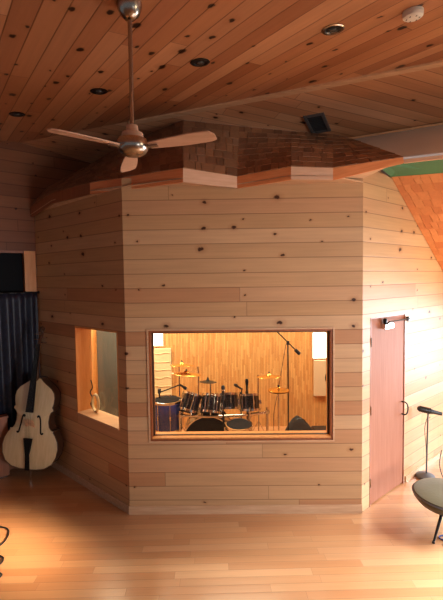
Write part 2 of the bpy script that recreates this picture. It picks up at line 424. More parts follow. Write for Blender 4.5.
roof = thing('roof', (0, 3.9, 3.3), 'brown cedar shingle roof with zigzag fascia over the booth', 'roof', None, 'structure')
roof.location = (0, 0, 0)
Eb = [F + outL * .05 + Z * 3.165, V((-1.955, 4.816, 3.258)), V((-1.344, 4.285, 3.249)), V((-.331, 3.72, 3.227)), V((.163, 3.968, 3.222)), V((.637, 3.72, 3.237)),
      V((1.021, 3.75, 3.234)), V((1.632, 3.69, 3.362)), V((1.93, 3.565, 3.362)), V((2.26, 3.43, 3.362))]
Et = [F + outL * .05 + Z * 3.285, V((-1.95, 4.812, 3.37)), V((-1.339, 4.280, 3.36)), V((-.328, 3.72, 3.351)), V((.164, 3.968, 3.331)), V((.637, 3.72, 3.351)),
      V((1.021, 3.75, 3.341)), V((1.628, 3.69, 3.412)), V((1.925, 3.565, 3.412)), V((2.255, 3.43, 3.412))]
Tp = [F + outL * .03 + Z * 3.33, V((-2.24, 5.39, 3.57)), V((-1.86, 5.70, 3.90)), V((-.386, 4.483, 4.055)), V((.217, 4.572, 4.018)), V((.797, 4.645, 3.982)),
      V((1.274, 4.682, 3.956)), V((1.491, 4.764, 3.937)), V((2.331, 4.356, 3.942)), V((3.30, 3.90, 3.95))]
Em = Et[2].lerp(Et[3], .5); Tm = V((-1.06, 5.02, 4.03))
segs = [(Et[0], Et[1], Tp[0], Tp[1]), (Et[1], Et[2], Tp[1], Tp[2]), (Et[2], Em, Tp[2], Tm), (Em, Et[3], Tm, Tp[3])] + [(Et[i], Et[i + 1], Tp[i], Tp[i + 1]) for i in range(3, 7)]
for s in segs: shingle_facet('shingles', *s, M['shingle'], roof)
# bare grey slope right of the shingles
bm = B(); add_poly_prism(bm, [Et[7], Et[8], Et[9], Tp[9], Tp[8], Tp[7]], Z * -.02)
o = obj('bare_board_slope', bm, M['grey'], roof); o['label'] = 'grey bare board roof slope'
bm = B(); s_ = (Tp[9] - Tp[7]).normalized()
add_obox(bm, Tp[7] + V((-.02, -.02, -.035)), (Tp[9] - Tp[7]), V((-.01, -.02, 0)), Z * .03)
obj('edge_strip', bm, M['trim'], roof)
# fascia boards; warm light, cool light and shade are put into their colours
fm = ['cabinet', 'cabinet', 'fascia_warm_lit', 'fascia_cool_lit', 'fascia_warm_lit', 'fascia_cool_lit', 'fascia_warm_lit', 'fascia_cool_lit', 'fascia_cool_lit']
fl = ['shaded tone fascia board', 'shaded tone fascia board', 'warm-lit tone fascia board', 'cool-lit tone fascia board', 'warm-lit tone fascia board', 'cool-lit tone fascia board', 'warm-lit tone fascia board', 'cool-lit tone fascia board', 'cool-lit tone fascia board']
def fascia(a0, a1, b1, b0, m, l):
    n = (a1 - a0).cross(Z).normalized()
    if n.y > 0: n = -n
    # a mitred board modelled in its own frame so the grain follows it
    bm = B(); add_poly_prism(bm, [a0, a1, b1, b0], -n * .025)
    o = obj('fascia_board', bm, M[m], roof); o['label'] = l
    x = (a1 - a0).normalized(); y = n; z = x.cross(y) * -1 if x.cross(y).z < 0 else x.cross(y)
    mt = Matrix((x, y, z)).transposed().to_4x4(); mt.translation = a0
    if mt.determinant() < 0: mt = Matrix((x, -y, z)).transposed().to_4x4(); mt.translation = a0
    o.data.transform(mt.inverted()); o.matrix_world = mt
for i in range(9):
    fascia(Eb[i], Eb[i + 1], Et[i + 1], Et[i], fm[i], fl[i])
# soffit boards closing the gap between fascia and walls
bm = B()
wl = [F + Z * 3.19, A + uL * .0 + Z * 3.2 + V((-.01, 0, 0)), ]
add_poly_prism(bm, [Eb[0] + Z * .03, Eb[1] + Z * .03, F + Z * 3.22], Z * .01)
add_poly_prism(bm, [Eb[1] + Z * .03, Eb[2] + Z * .03, A + Z * 3.25, F + Z * 3.22], Z * .01)
add_poly_prism(bm, [Eb[2] + Z * .03, Eb[3] + Z * .03, A + Z * 3.26], Z * .01)
add_poly_prism(bm, [Eb[3] + Z * .03, Eb[4] + Z * .03, A + uF * .9 + Z * 3.26, A + Z * 3.26], Z * .01)
add_poly_prism(bm, [Eb[4] + Z * .03, Eb[5] + Z * .03, A + uF * 1.8 + Z * 3.26, A + uF * 1.1 + Z * 3.26], Z * .01)
add_poly_prism(bm, [Eb[5] + Z * .03, Eb[6] + Z * .03, Bc + Z * 3.26, A + uF * 1.6 + Z * 3.26], Z * .01)
add_poly_prism(bm, [Eb[6] + Z * .03, Eb[7] + Z * .03, Bc + uR * .27 + Z * 3.41, Bc + Z * 3.3], Z * .01)
obj('soffit', bm, M['trim'], roof)
g0 = Bc + uR * .30 + Z * 3.43; g1 = Bc + uR * .54 + Z * 3.394; g2 = V((2.253, 4.197, 3.394)); g3 = g2 + (g2 - g1) * 1.2
bm = B(); add_poly_prism(bm, [Eb[7].lerp(Eb[6], .35) + Z * .02, Eb[7] + Z * .02, Eb[8] + Z * .02, Eb[9] + Z * .02, g3, g2, g1], Z * .015)
o = obj('soffit_panel', bm, M['green'], roof); o['label'] = 'green soffit panel'

# shingled slope at the right, falling from the green soffit to the right wall
sr = thing('shingle_slope', (0, 0, 0), 'orange cedar shingle slope under the green soffit at upper right', 'roof', None, 'structure')
c1 = Bc + uR * .54 + Z * 3.394; c2 = Bc + uR * 1.906 + Z * 2.405
dn = (c2 - c1); g3b = c1 + (g2 - c1) * 3.2
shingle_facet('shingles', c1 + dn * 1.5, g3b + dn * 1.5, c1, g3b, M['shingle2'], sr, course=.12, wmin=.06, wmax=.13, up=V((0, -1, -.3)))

# ------------------------------------------------------------------ window_1 : front control window
w1 = thing('window_1', (0, 0, 0), 'wide window in the front wall of the booth looking onto the drums', 'window', None, 'structure')
def fr(bm, O, U, a0, a1, z0, z1, t, n0, n1, nrm):
    """rectangular ring of four bars, bar width t, from depth n0 to n1"""
    for (x0, x1, y0, y1) in ((a0, a1, z1 - t, z1), (a0, a1, z0, z0 + t), (a0, a0 + t, z0 + t, z1 - t), (a1 - t, a1, z0 + t, z1 - t)):
        add_obox(bm, O + U * x0 + Z * y0 + nrm * n0, U * (x1 - x0), Z * (y1 - y0), nrm * (n1 - n0))
bm = B(); fr(bm, A, uF, G[0] - .015, G[1] + .015, G[2] - .015, G[3] + .015, .015, -.012, .0, inF); obj('casing', bm, M['trim'], w1)
bm = B(); fr(bm, A, uF, G[0] + .001, G[1] - .001, G[2] + .001, G[3] - .001, .018, .0, .06, inF); obj('liner', bm, M['redframe'], w1)
bm = B(); fr(bm, A, uF, G[0] + .001, G[1] - .001, G[2] + .001, G[3] - .001, .036, .06, .085, inF); obj('window_stop', bm, M['darkframe'], w1)
bm = B(); fr(bm, A, uF, G[0] + .001, G[1] - .001, G[2] + .001, G[3] - .001, .016, .0875, .199, inF); obj('inner_liner', bm, M['jamb'], w1)
bm = B(); add_obox(bm, A + uF * (G[0] + .037) + Z * (G[2] + .037) + inF * .068, uF * (G[1] - G[0] - .074), Z * (G[3] - G[2] - .074), inF * .006); obj('pane', bm, M['glass'], w1)
bm = B(); add_obox(bm, A + uF * (G[0] + .02) + Z * (G[2] + .0195) - inF * .004, uF * (G[1] - G[0] - .04), Z * .012, inF * .062); obj('sill', bm, M['jamb'], w1)

# ------------------------------------------------------------------ window_2 : deep opening in left wall
w2 = thing('window_2', (0, 0, 0), 'deep pine lined window opening in the shaded left booth wall', 'window', None, 'structure')
t_ = .016
bm = B(); add_obox(bm, A + uL * (OL[1] - t_) + Z * OL[2] - outL * -.002, uL * (t_ - .001), Z * (OL[3] - OL[2]), -outL * .2); obj('jamb', bm, M['jamb'], w2)
bm = B(); add_obox(bm, A + uL * (OL[0] + .001) + Z * OL[2] - outL * -.002, uL * t_, Z * (OL[3] - OL[2]), -outL * .2); obj('jamb', bm, M['jamb'], w2)
bm = B(); add_obox(bm, A + uL * (OL[0] + t_) + Z * (OL[2] + .001) - outL * -.012, uL * (OL[1] - OL[0] - 2 * t_), Z * .02, -outL * .21); obj('sill', bm, M['trim'], w2)
bm = B(); add_obox(bm, A + uL * (OL[0] + t_) + Z * (OL[3] - .021), uL * (OL[1] - OL[0] - 2 * t_), Z * .02, -outL * .2); obj('head_board', bm, M['jamb'], w2)
bm = B(); add_obox(bm, A + uL * (OL[0] + t_ + .001) + Z * (OL[2] + .022) - outL * .17, uL * (OL[1] - OL[0] - 2 * t_ - .002), Z * (OL[3] - OL[2] - .044), -outL * .006); obj('pane', bm, M['glass'], w2)

# ------------------------------------------------------------------ window_3 : dark window behind the curtain
w3 = thing('window_3', (0, 0, 0), 'dark window above and behind the navy curtain', 'window', None, 'structure')
bm = B(); add_obox(bm, wpt(W0, WZ0) + nBk * .06, uR * (W1 - W0), Z * (WZ1 - WZ0), nBk * .01); obj('pane', bm, M['darkglass'], w3)
bm = B(); add_obox(bm, wpt(W1 + .002, .0) - nBk * .02, uR * .135, Z * (WZ1 + .03), nBk * .019); obj('casing', bm, M['jamb'], w3)
bm = B(); add_obox(bm, wpt(W0 - .1, WZ1 + .0) - nBk * .02, uR * (W1 - W0 + .1), Z * .03, nBk * .019); obj('head_casing', bm, M['cabinet'], w3)
bm = B(); add_obox(bm, wpt(W0, WZ0 - .03) - nBk * .03, uR * (W1 - W0), Z * .03, nBk * .08); obj('sill', bm, M['cabinet'], w3)

# ------------------------------------------------------------------ base boards
def baseb(name, O, U, a, b, n, label, h=.085):
    bm = B(); add_obox(bm, O + U * a, U * (b - a), Z * h, n * .014)
    o = struct(name, bm, M['trim'], label, 'baseboard')
baseb('baseboard_front', A, uF, -.008, LF, -inF, 'low pine baseboard under the front window wall')
baseb('baseboard_left', A, uL, 0.0, 1.9, outL, 'low pine baseboard along the shaded left booth wall')
baseb('baseboard_right', Bc, uR, DR[1] + .03, 3.9, outR, 'low pine baseboard right of the door', .07)

# ------------------------------------------------------------------ door_1
dr = thing('door_1', (0, 0, 0), 'flush reddish brown wooden door in the right booth wall', 'door', None, 'structure')
bm = B(); add_obox(bm, Bc + uR * (DR[0] + .014) + Z * .014 - outR * .006, uR * (DR[1] - DR[0] - .028), Z * (DR[3] - .028), -outR * .04); obj('door_leaf', bm, M['door'], dr)
bm = B()
for (x0, x1, y0, y1) in ((DR[0] + .001, DR[0] + .011, 0, DR[3] - .001), (DR[1] - .011, DR[1] - .001, 0, DR[3] - .001), (DR[0] + .011, DR[1] - .011, DR[3] - .011, DR[3] - .001)):
    add_obox(bm, Bc + uR * x0 + Z * y0 + outR * .003, uR * (x1 - x0), Z * (y1 - y0), -outR * .16)
obj('door_frame', bm, M['redframe'], dr)
def dp(s, z, n): return Bc + uR * s + Z * z + outR * n
bm = B(); add_tube(bm, spline([dp(.835, .955, -.004), dp(.835, .955, .035), dp(.845, .93, .055), dp(.85, .885, .06), dp(.845, .84, .055), dp(.835, .815, .035), dp(.835, .815, -.004)], 5), .008)
obj('handle', bm, M['blackmetal'], dr, True)
bm = B(); add_obox(bm, dp(.36, 1.815, -.004), uR * .19, Z * .055, outR * .05); bmesh.ops.bevel(bm, geom=bm.edges[:], offset=.008, segments=2, affect='EDGES')
cl = obj('door_closer', bm, M['chrome'], dr)
bm = B(); add_tube(bm, [dp(.40, 1.86, .035), dp(.30, 1.905, .12), dp(.30, 1.905, .12)], .008); add_tube(bm, [dp(.295, 1.905, .12), dp(.93, 1.885, .03)], .007)
add_obox(bm, dp(.90, 1.86, .0), uR * .05, Z * .045, outR * .035)
obj('closer_arm', bm, M['blackmetal'], cl)
bm = B(); add_lathe(bm, [(.014, 0), (.02, .01), (.02, .05), (.012, .06)], dp(.40, 1.865, .022), (0, 0, 1), 12); obj('spindle', bm, M['blackmetal'], cl)
for z in (.25, 1.0, 1.7):
    bm = B(); add_tube(bm, [dp(DR[0] + .013, z - .045, .004), dp(DR[0] + .013, z + .045, .004)], .006); obj('hinge', bm, M['nickel'], dr)

# ------------------------------------------------------------------ ceiling fittings
nm = V((-S * e.x, -S * e.y, 1)).normalized(); nf = V((S * e.x, S * e.y, 1)).normalized()
def lamp(x, y, label, ring):
    p = V((x, y, 0)); p.z = z_main(p)
    x_, y_, z_ = frame(-nm); mt = Matrix((x_, y_, z_)).transposed().to_4x4(); mt.translation = p
    t = thing('recessed_ceiling_light', None, label, 'ceiling light', 'recessed lights in the near ceiling slope', mat=mt)
    bm = B(); add_lathe(bm, [(.058, .0), (.072, .0), (.074, .004), (.066, .009), (.052, .007), (.048, -.0), (.058, -.0)], seg=28, caps=False); obj('trim_ring', bm, M[ring], t, True)
    bm = B(); add_lathe(bm, [(0, .0005), (.05, .0005), (.05, .003), (.03, .0035), (0, .004)], seg=24); obj('baffle', bm, M['black'], t, True)
    bm = B(); add_lathe(bm, [(.028, .003), (.026, .009), (.015, .013), (0, .014)], (.008, 0, 0), seg=18); obj('bulb', bm, M['lens'], t, True)
    return t
lamp(-1.961, 4.068, 'small dark recessed ceiling light farthest left, near the back wall', 'blackmetal')
lamp(-1.022, 3.587, 'dark recessed ceiling light just left of the fan rod', 'blackmetal')
lamp(-.136, 3.121, 'dark recessed ceiling light right of the fan, above its right blade', 'blackmetal')
lamp(.744, 2.737, 'shiny nickel rimmed recessed ceiling light nearest the smoke detector', 'nickel')
p = V((1.184, 2.571, 0)); p.z = z_main(p); x_, y_, z_ = frame(-nm); mt = Matrix((x_, y_, z_)).transposed().to_4x4(); mt.translation = p
t = thing('smoke_detector', None, 'round white smoke detector on the orange ceiling', 'smoke detector', mat=mt)
bm = B(); add_lathe(bm, [(0, 0), (.058, 0), (.060, .006), (.060, .014)], seg=32); obj('base', bm, M['white'], t, True)
bm = B(); add_lathe(bm, [(.056, .0145), (.059, .018), (.057, .034), (.045, .042), (.02, .044), (0, .044)], seg=32); c_ = obj('cover', bm, M['white'], t, True)
for k in range(6):
    bm = B(); add_box(bm, (.036 * math.cos(k), .036 * math.sin(k), .0435), (.012, .005, .003)); obj('slot', bm, M['ventmetal'], c_)
# vent
v = [V((.875, 4.312)), V((1.068, 4.22)), V((1.217, 4.591)), V((1.026, 4.676))]
vc = sum(v, V((0, 0))) / 4; p = V((vc.x, vc.y, 0)); p.z = z_far(p)
vx = V((v[1].x - v[0].x, v[1].y - v[0].y, 0)); vx.z = 0; vx = vx.normalized(); vz = -nf; vx = (vx - vz * vx.dot(vz)).normalized(); vy = vz.cross(vx)
mt = Matrix((vx, vy, vz)).transposed().to_4x4(); mt.translation = p
t = thing('ceiling_vent', None, 'square dark grey air vent on the ceiling above the shingles', 'vent', mat=mt)
bm = B(); hx, hy_ = .105, .20
for (cx, cy, sx, sy) in ((0, hy_ - .015, 2 * hx, .03), (0, -hy_ + .015, 2 * hx, .03), (hx - .015, 0, .03, 2 * hy_ - .06), (-hx + .015, 0, .03, 2 * hy_ - .06)): add_box(bm, (cx, cy, .008), (sx, sy, .016))
obj('frame', bm, M['ventmetal'], t)
bm = B(); add_box(bm, (0, 0, .002), (2 * hx - .06, 2 * hy_ - .06, .003)); obj('backing', bm, M['ventdark'], t)
bm = B()
for k in range(9): add_box(bm, (0, -.145 + k * .036, .009), (2 * hx - .06, .005, .010))
obj('louvers', bm, M['ventdark'], t)

# ------------------------------------------------------------------ ceiling fan
fx, fy = -.478, 2.30; hz = 3.085; ct = z_main(V((fx, fy, 0)))
fan = thing('ceiling_fan', (fx, fy, hz), 'three bladed ceiling fan with nickel motor on a long rod', 'ceiling fan')
bm = B(); top = ct - hz + .006
add_lathe(bm, [(.018, top - .092), (.03, top - .088), (.052, top - .066), (.064, top - .038), (.068, top - .02), (.068, top - .001)], seg=32); obj('canopy', bm, M['nickel'], fan, True)
bm = B(); add_lathe(bm, [(.0115, .07), (.0115, top - .10)], seg=16); obj('downrod', bm, M['nickel'], fan, True)
bm = B(); add_lathe(bm, [(.014, .125), (.03, .12), (.034, .09), (.058, .078), (.062, .05), (.06, .042)], seg=32); obj('motor_cap', bm, M['blade'], fan, True)
bm = B(); add_lathe(bm, [(.05, .052), (.078, .045), (.086, .02), (.084, -.005), (.072, -.026), (.05, -.04), (.02, -.047), (0, -.048)], seg=36); obj('motor_housing', bm, M['nickel'], fan, True)
def blade(ang):
    bm = B(); n = 14; up, lo = [], []
    for i in range(n + 1):
        s = i / n; r = .10 + s * .37
        w = .030 + .022 * math.sin(min(1, s * 1.15) * PI * .62)
        tip = max(0, (s - .9) / .1); wl, wr = w * (1 - .25 * tip ** 2), w * (1 - .75 * tip ** 2)
        up.append((V((r, wl, .0)), V((r, -wr, .0))))
    pts = [a for a, _ in up] + [b for _, b in up[::-1]]
    add_poly_prism(bm, pts, V((0, 0, .006)))
    bmesh.ops.transform(bm, matrix=Matrix.Rotation(math.radians(-3), 4, 'Y') @ Matrix.Rotation(ang, 4, 'Z') @ Matrix.Translation((0, 0, -.002)) @ Matrix.Rotation(math.radians(-12), 4, 'X'), verts=bm.verts[:])
    b = obj('blade', bm, M['blade'], fan)
    bm = B(); add_box(bm, (.11, 0, -.006), (.075, .028, .008), .002)
    bmesh.ops.transform(bm, matrix=Matrix.Rotation(math.radians(-3), 4, 'Y') @ Matrix.Rotation(ang, 4, 'Z'), verts=bm.verts[:]); obj('blade_iron', bm, M['nickel'], b)
for a in (106, 226, 346): blade(math.radians(a))

# ------------------------------------------------------------------ curtain and rod
def bpt(t, z, n=0): return F + uR * t + Z * z - nBk * n
t = thing('curtain_rod', bpt(-.8, 2.2, .07), 'thin black curtain rod across the dark window at left', 'curtain rod')
t.location = (0, 0, 0)
bm = B(); add_tube(bm, [bpt(-1.7, 2.215, .045), bpt(-.0, 2.215, .045)], .011, 10); obj('rod', bm, M['blackmetal'], t, True)
bm = B(); add_lathe(bm, [(0, -.012), (.016, -.008), (.02, .006), (.014, .022), (0, .03)], bpt(.002, 2.215, .045), uR, 14); obj('finial', bm, M['blackmetal'], t, True)
for tt in (-1.6, -.06):
    bm = B(); add_tube(bm, [bpt(tt, 2.215, .045), bpt(tt, 2.185, .035), bpt(tt, 2.17, .02)], .007, 8); obj('bracket', bm, M['blackmetal'], t)
bm = B(); rows = []
nz, nt = 26, 150
for i in range(nz + 1):
    z = 2.215 - i / nz * 2.14; r = []
    for k in range(nt + 1):
        tt = -1.66 + k / nt * 1.645
        amp = .012 + .012 * min(1, i / 6)
        d = .045 + amp * math.sin(tt * 46 + .5 * math.sin(tt * 9 + i * .05)) + .006 * math.sin(tt * 19 + 1.3)
        r.append(bm.verts.new(bpt(tt, z, d)))
    rows.append(r)
for a, b in zip(rows, rows[1:]):
    for k in range(nt): bm.faces.new((a[k], a[k + 1], b[k + 1], b[k]))
cu = obj('curtain', bm, M['curtain'], None, True); tag(cu, 'dark navy curtain hanging in folds behind the double bass', 'curtain')
sm = cu.modifiers.new('thick', 'SOLIDIFY'); sm.thickness = .004

# ------------------------------------------------------------------ wooden chest at the far left edge
t = thing('wooden_chest', (0, 0, 0), 'brown wooden chest standing at the far left below the curtain', 'chest')
c0 = V((-2.635, 4.895, 0)); L_ = .85; dep = .20
cx = -uR; cd = nBk
c0 = c0 - nBk * .06
bm = B(); add_obox(bm, c0 + Z * .02, cx * L_, cd * .085, Z * .70); obj('body', bm, M['cabinet'], t)
bm = B(); add_obox(bm, c0 + Z * .721 - cx * .01 - cd * .012, cx * (L_ + .02), cd * .10, Z * .025); obj('lid', bm, M['cabinet'], t)
bm = B(); add_obox(bm, c0 + cx * .02 + cd * .005, cx * (L_ - .04), cd * .075, Z * .02); obj('plinth', bm, M['bassrib'], t)

# ------------------------------------------------------------------ double bass
def make_bass():
    base = V((-2.292, 4.737, 0))
    yaw = math.radians(-4)                                       # front turned to the room
    lean = math.radians(-7); tilt = math.radians(4.6)
    mt = Matrix.Translation(base) @ Matrix.Rotation(yaw, 4, 'Z') @ Matrix.Rotation(lean, 4, 'X') @ Matrix.Rotation(tilt, 4, 'Y')
    t = thing('double_bass', None, 'blond double bass leaning in the corner by the curtain', 'double bass', mat=mt)
    prof = [(.0, .165), (.10, .168), (.20, .19), (.28, .245), (.322, .33), (.332, .42), (.318, .50), (.285, .565), (.258, .60), (.262, .618),
            (.235, .622), (.205, .66), (.192, .72), (.196, .79), (.214, .835), (.238, .85), (.236, .866), (.222, .885), (.235, .94), (.238, .995), (.226, 1.05), (.190, 1.10), (.135, 1.14), (.085, 1.175), (.05, 1.215), (.0, 1.22)]
    pts = [V((x, 0, z)) for x, z in prof] + [V((-x, 0, z)) for x, z in prof[-2:0:-1]]
    c = V((0, 0, .68))
    def ring(bm, k, y, grow=0):
        out = []
        for p in pts:
            q = c + (p - c) * k
            if grow: q = q + V((math.copysign(grow, p.x) if abs(p.x) > .01 else 0, 0, 0))
            out.append(bm.verts.new((q.x, y, q.z)))
        return out
    def bridge(bm, a, b):
        for i in range(len(a)):
            j = (i + 1) % len(a); bm.faces.new((a[i], a[j], b[j], b[i]))
    bm = B(); a = ring(bm, .985, -.085); b = ring(bm, .985, .07); bridge(bm, a, b); bm.faces.new(a); bm.faces.new(b[::-1]); obj('ribs', bm, M['bassrib'], t, True)
    for nm_, y0, sgn, mat in (('top_plate', -.085, -1, 'bassfront'), ('back_plate', .07, 1, 'bassrib')):
        bm = B(); prev = ring(bm, 1.0, y0 + sgn * .0005); first = prev
        for k, d in ((1.005, .006), (1.0, .012), (.96, .016), (.85, .026), (.65, .038), (.4, .046), (.2, .050)):
            r = ring(bm, k, y0 + sgn * d * (1 if sgn < 0 else .5)); bridge(bm, prev, r); prev = r
        bm.faces.new(prev); bm.faces.new(first[::-1])
        if sgn < 0: bvh = BVHTree.FromBMesh(bm)
        obj(nm_, bm, M[mat], t, True)
    # edge binding line on the front
    bm = B()
    lp = [c + (p - c) * 1.004 + V((0, -.092, 0)) for p in pts]; add_tube(bm, lp + [lp[0]], .006, 6); obj('edge_binding', bm, M['bassrib'], t, True)
    for s in (-1, 1):                                            # f-holes follow the arched top
        bm = B(); pl = [(.155, .60), (.150, .585), (.135, .59), (.128, .62), (.118, .69), (.108, .76), (.092, .79), (.078, .785), (.085, .77)]
        fp = []
        for q in spline([V((s * x, -.3, z)) for x, z in pl], 4):
            h_ = bvh.ray_cast(q, V((0, 1, 0)))[0]; fp.append(V((q.x, (h_.y if h_ else -.11) - .001, q.z)))
        add_tube(bm, fp, .009, 6); obj('f_hole', bm, M['ebony'], t, True)
    bm = B(); add_poly_prism(bm, [V((-.02, -.16, 1.62)), V((.02, -.16, 1.62)), V((.045, -.195, .835)), V((-.045, -.195, .835))], V((0, .018, 0))); obj('fingerboard', bm, M['ebony'], t)
    bm = B(); add_tube(bm, spline([(0, -.06, 1.17), (0, -.10, 1.24), (0, -.125, 1.4), (0, -.13, 1.62)], 6), .03, 10, .02); obj('neck', bm, M['bassrib'], t, True)
    bm = B(); sp = [(0, -.135, 1.60), (0, -.12, 1.66), (0, -.085, 1.72), (0, -.075, 1.775)] + [(0, -.095 + .035 * math.cos(a) * (1 - a / 9), 1.785 + .035 * math.sin(a) * (1 - a / 9)) for a in [x * .5 for x in range(1, 11)]]
    add_tube(bm, spline(sp, 3), .021, 8, .012); obj('scroll', bm, M['bassrib'], t, True)
    for k, (zz, s) in enumerate(((1.64, 1), (1.67, -1), (1.70, 1), (1.73, -1))):
        bm = B(); add_tube(bm, [(0, -.10, zz), (s * .06, -.10, zz)], .005); add_lathe(bm, [(.004, 0), (.016, .004), (.016, .012), (.004, .016)], (s * .06, -.10, zz), (s, 0, 0), 10, 1, .5); obj('tuning_key', bm, M['steel'], t)
    bm = B(); add_poly_prism(bm, [V((-.06, -.14, .655)), V((-.035, -.14, .655)), V((0, -.14, .675)), V((.035, -.14, .655)), V((.06, -.14, .655)), V((.05, -.19, .745)), V((-.05, -.19, .745))], V((0, .012, 0))); obj('bridge', bm, M['trim'], t)
    bm = B(); add_poly_prism(bm, [V((-.052, -.165, .53)), V((.052, -.165, .53)), V((.022, -.15, .34)), V((.024, -.115, .155)), V((-.024, -.115, .155)), V((-.022, -.15, .34))], V((0, .02, 0)));  obj('tailpiece', bm, M['ebony'], t)
    for k in range(4):
        x0, x1 = (-.03 + k * .02), (-.012 + k * .008)
        bm = B(); add_tube(bm, [(x0 * .9, -.168, .52), (x0, -.205, .74), (x1, -.166, 1.62)], .0012, 5); obj('string', bm, M['blackmetal'], t)
    bm = B(); add_lathe(bm, [(.022, .20), (.022, .155), (.014, .14)], (0, 0, 0), seg=12); obj('endpin_collar', bm, M['ebony'], t, True)
    bm = B(); add_lathe(bm, [(.0, .002), (.006, .012), (.006, .16)], seg=10); obj('endpin', bm, M['chrome'], t, True)
make_bass()

# ------------------------------------------------------------------ things in the left opening
def coil(name, c, n, U, W, r, turns, rad, mat, label, cat, jit=.006):
    bm = B(); pts = []
    for k in range(turns * 22):
        a = 2 * PI * k / 22; rr = r * (1 + .06 * math.sin(a * .37)); 
        pts.append(c + U * rr * .62 * math.cos(a) + W * rr * math.sin(a) + n * (jit * math.sin(a * .31 + 1) * 1.5))
    add_tube(bm, pts, rad, 7); o = obj(name, bm, mat, None, True); tag(o, label, cat)
cc = A + uL * .80 - outL * .125 + Z * (OL[2] + .128)
coil('cable_coil', cc, -outL, uL, Z, .098, 5, .0085, M['cream'], 'coil of cream cable standing on the sill of the left opening', 'cable')
bm = B(); P0 = A + uL * .90 - outL * .135
add_tube(bm, spline([P0 + Z * 1.20 , P0 + Z * 1.12 - uL * .03, P0 + Z * 1.05 + uL * .02, P0 + Z * .98 - uL * .04, P0 + Z * .92 + uL * .015, P0 + Z * .875 - uL * .02, P0 + Z * .851 - uL * .06], 6), .007)
o = obj('black_cable', bm, M['black'], None, True); tag(o, 'black cable dangling beside the cream coil in the left opening', 'cable')
# panels on the booth back wall
bm = B(); add_box(bm, (-1.70, YB - .045, .80), (.50, .08, 1.58), .012)
tag(obj('acoustic_panel', bm, M['greypanel']), 'tall dark grey acoustic panel seen through the left opening', 'acoustic panel')
def fabric_panel(x, z, w, h, mat, label, wr):
    bm = B(); add_box(bm, (x, YB - .028, z), (w, .05, h), .008)
    t = tag(obj('acoustic_panel', bm, mat), label, 'acoustic panel')
    if wr:
        bm = B()
        for k in range(7):
            zz = z - h * .42 + k * h * .14
            add_tube(bm, spline([(x - w * .47, YB - .0535, zz + .01 * math.sin(k)), (x - w * .1, YB - .0535, zz - .012), (x + w * .2, YB - .0535, zz + .012 * math.cos(k * 2)), (x + w * .47, YB - .0535, zz - .004)], 6), .009, 6)
        obj('fabric_creases', bm, mat, t, True)
    return t
fabric_panel(-.945, .82, .29, .92, M['beige'], 'wrinkled beige acoustic panel behind the cymbals at left of the window', True)
t = fabric_panel(1.585, .775, .30, .57, M['beige2'], 'pale beige acoustic panel with a dark curl at right of the window', False)
bm = B(); add_tube(bm, spline([(1.66, YB - .057, .86), (1.63, YB - .057, .85), (1.615, YB - .057, .79), (1.625, YB - .057, .735), (1.655, YB - .057, .75), (1.66, YB - .057, .785)], 6), .010, 6); obj('emblem', bm, M['black'], t)
def bwin(n, x, z, w, h, label):
    t = thing('window_%d' % n, (0, 0, 0), label, 'window', None, 'structure')
    bm = B(); add_box(bm, (x, YB - .008, z), (w, .006, h)); obj('pane', bm, M['daylight'], t)
    bm = B(); fr(bm, V((x, YB, 0)), V((1, 0, 0)), -w / 2 - .02, w / 2 + .02, z - h / 2 - .02, z + h / 2 + .02, .02, -.02, -.0005, V((0, 1, 0))); obj('window_frame', bm, M['trim'], t)
bwin(4, -1.01, 1.42, .16, .2, 'small bright daylight window above the wrinkled beige panel')
bwin(5, 1.53, 1.29, .21, .40, 'bright daylight window above the pale panel with the curl')

# ------------------------------------------------------------------ drum kit
def drum(name, c, axis, r, d, label, shell='drumblack', head='head', legs=None, lugs=6):
    x, y, a = frame(axis); mt = Matrix((x, y, a)).transposed().to_4x4(); mt.translation = V(c)
    t = thing(name, None, label, 'drum', 'drums of the kit', mat=mt)
    h = d / 2
    bm = B(); add_lathe(bm, [(r, -h), (r, h)], seg=36); obj('shell', bm, M[shell], t, True)
    for s in (-1, 1):
        bm = B(); add_lathe(bm, [(0, s * (h + .001)), (r * .97, s * (h + .001)), (r * .97, s * (h + .006)), (r * .9, s * (h + .007)), (0, s * (h + .007))], seg=36); obj('drum_head', bm, M[head], t, True)
        bm = B(); add_lathe(bm, [(r * .97, s * h + s * .0072), (r * .985, s * (h + .013)), (r + .009, s * (h + .012)), (r + .009, s * (h - .016)), (r + .001, s * (h - .016)), (r + .001, s * h), (r * .97, s * h + s * .0072)], seg=36, caps=False); obj('hoop', bm, M['chrome'], t, True)
    for k in range(lugs):
        an = 2 * PI * k / lugs + .3; p = V((math.cos(an) * (r + .014), math.sin(an) * (r + .014), 0))
        bm = B(); add_box(bm, (0, 0, 0), (.024, .016, min(.05, d * .3)), .003); add_tube(bm, [(0.004, 0, -h + .004), (0.004, 0, h - .004)], .004, 6)
        bmesh.ops.transform(bm, matrix=Matrix.Translation(p) @ Matrix.Rotation(an, 4, 'Z'), verts=bm.verts[:]); obj('lug', bm, M['chrome'], t)
    if legs:
        for k in range(3):
            an = 2 * PI * k / 3 + .9; R_ = r + .03
            bm = B(); add_tube(bm, [(math.cos(an) * R_, math.sin(an) * R_, .05), (math.cos(an) * R_, math.sin(an) * R_, -c[2] + .06), (math.cos(an) * (R_ + .05), math.sin(an) * (R_ + .05), -c[2] + .009)], .008)
            obj('leg', bm, M['chrome'], t, True)
    return t
KY = 5.2
drum('bass_drum', (-.19, KY + .05, .325), (0, -1, .0), .31, .40, 'big black bass drum on its side below the toms', lugs=8)
drum('tom_drum', (-.42, KY - .04, .775), (.28, .42, .86), .125, .21, 'black tom drum tilted under the gold cymbals', lugs=6)
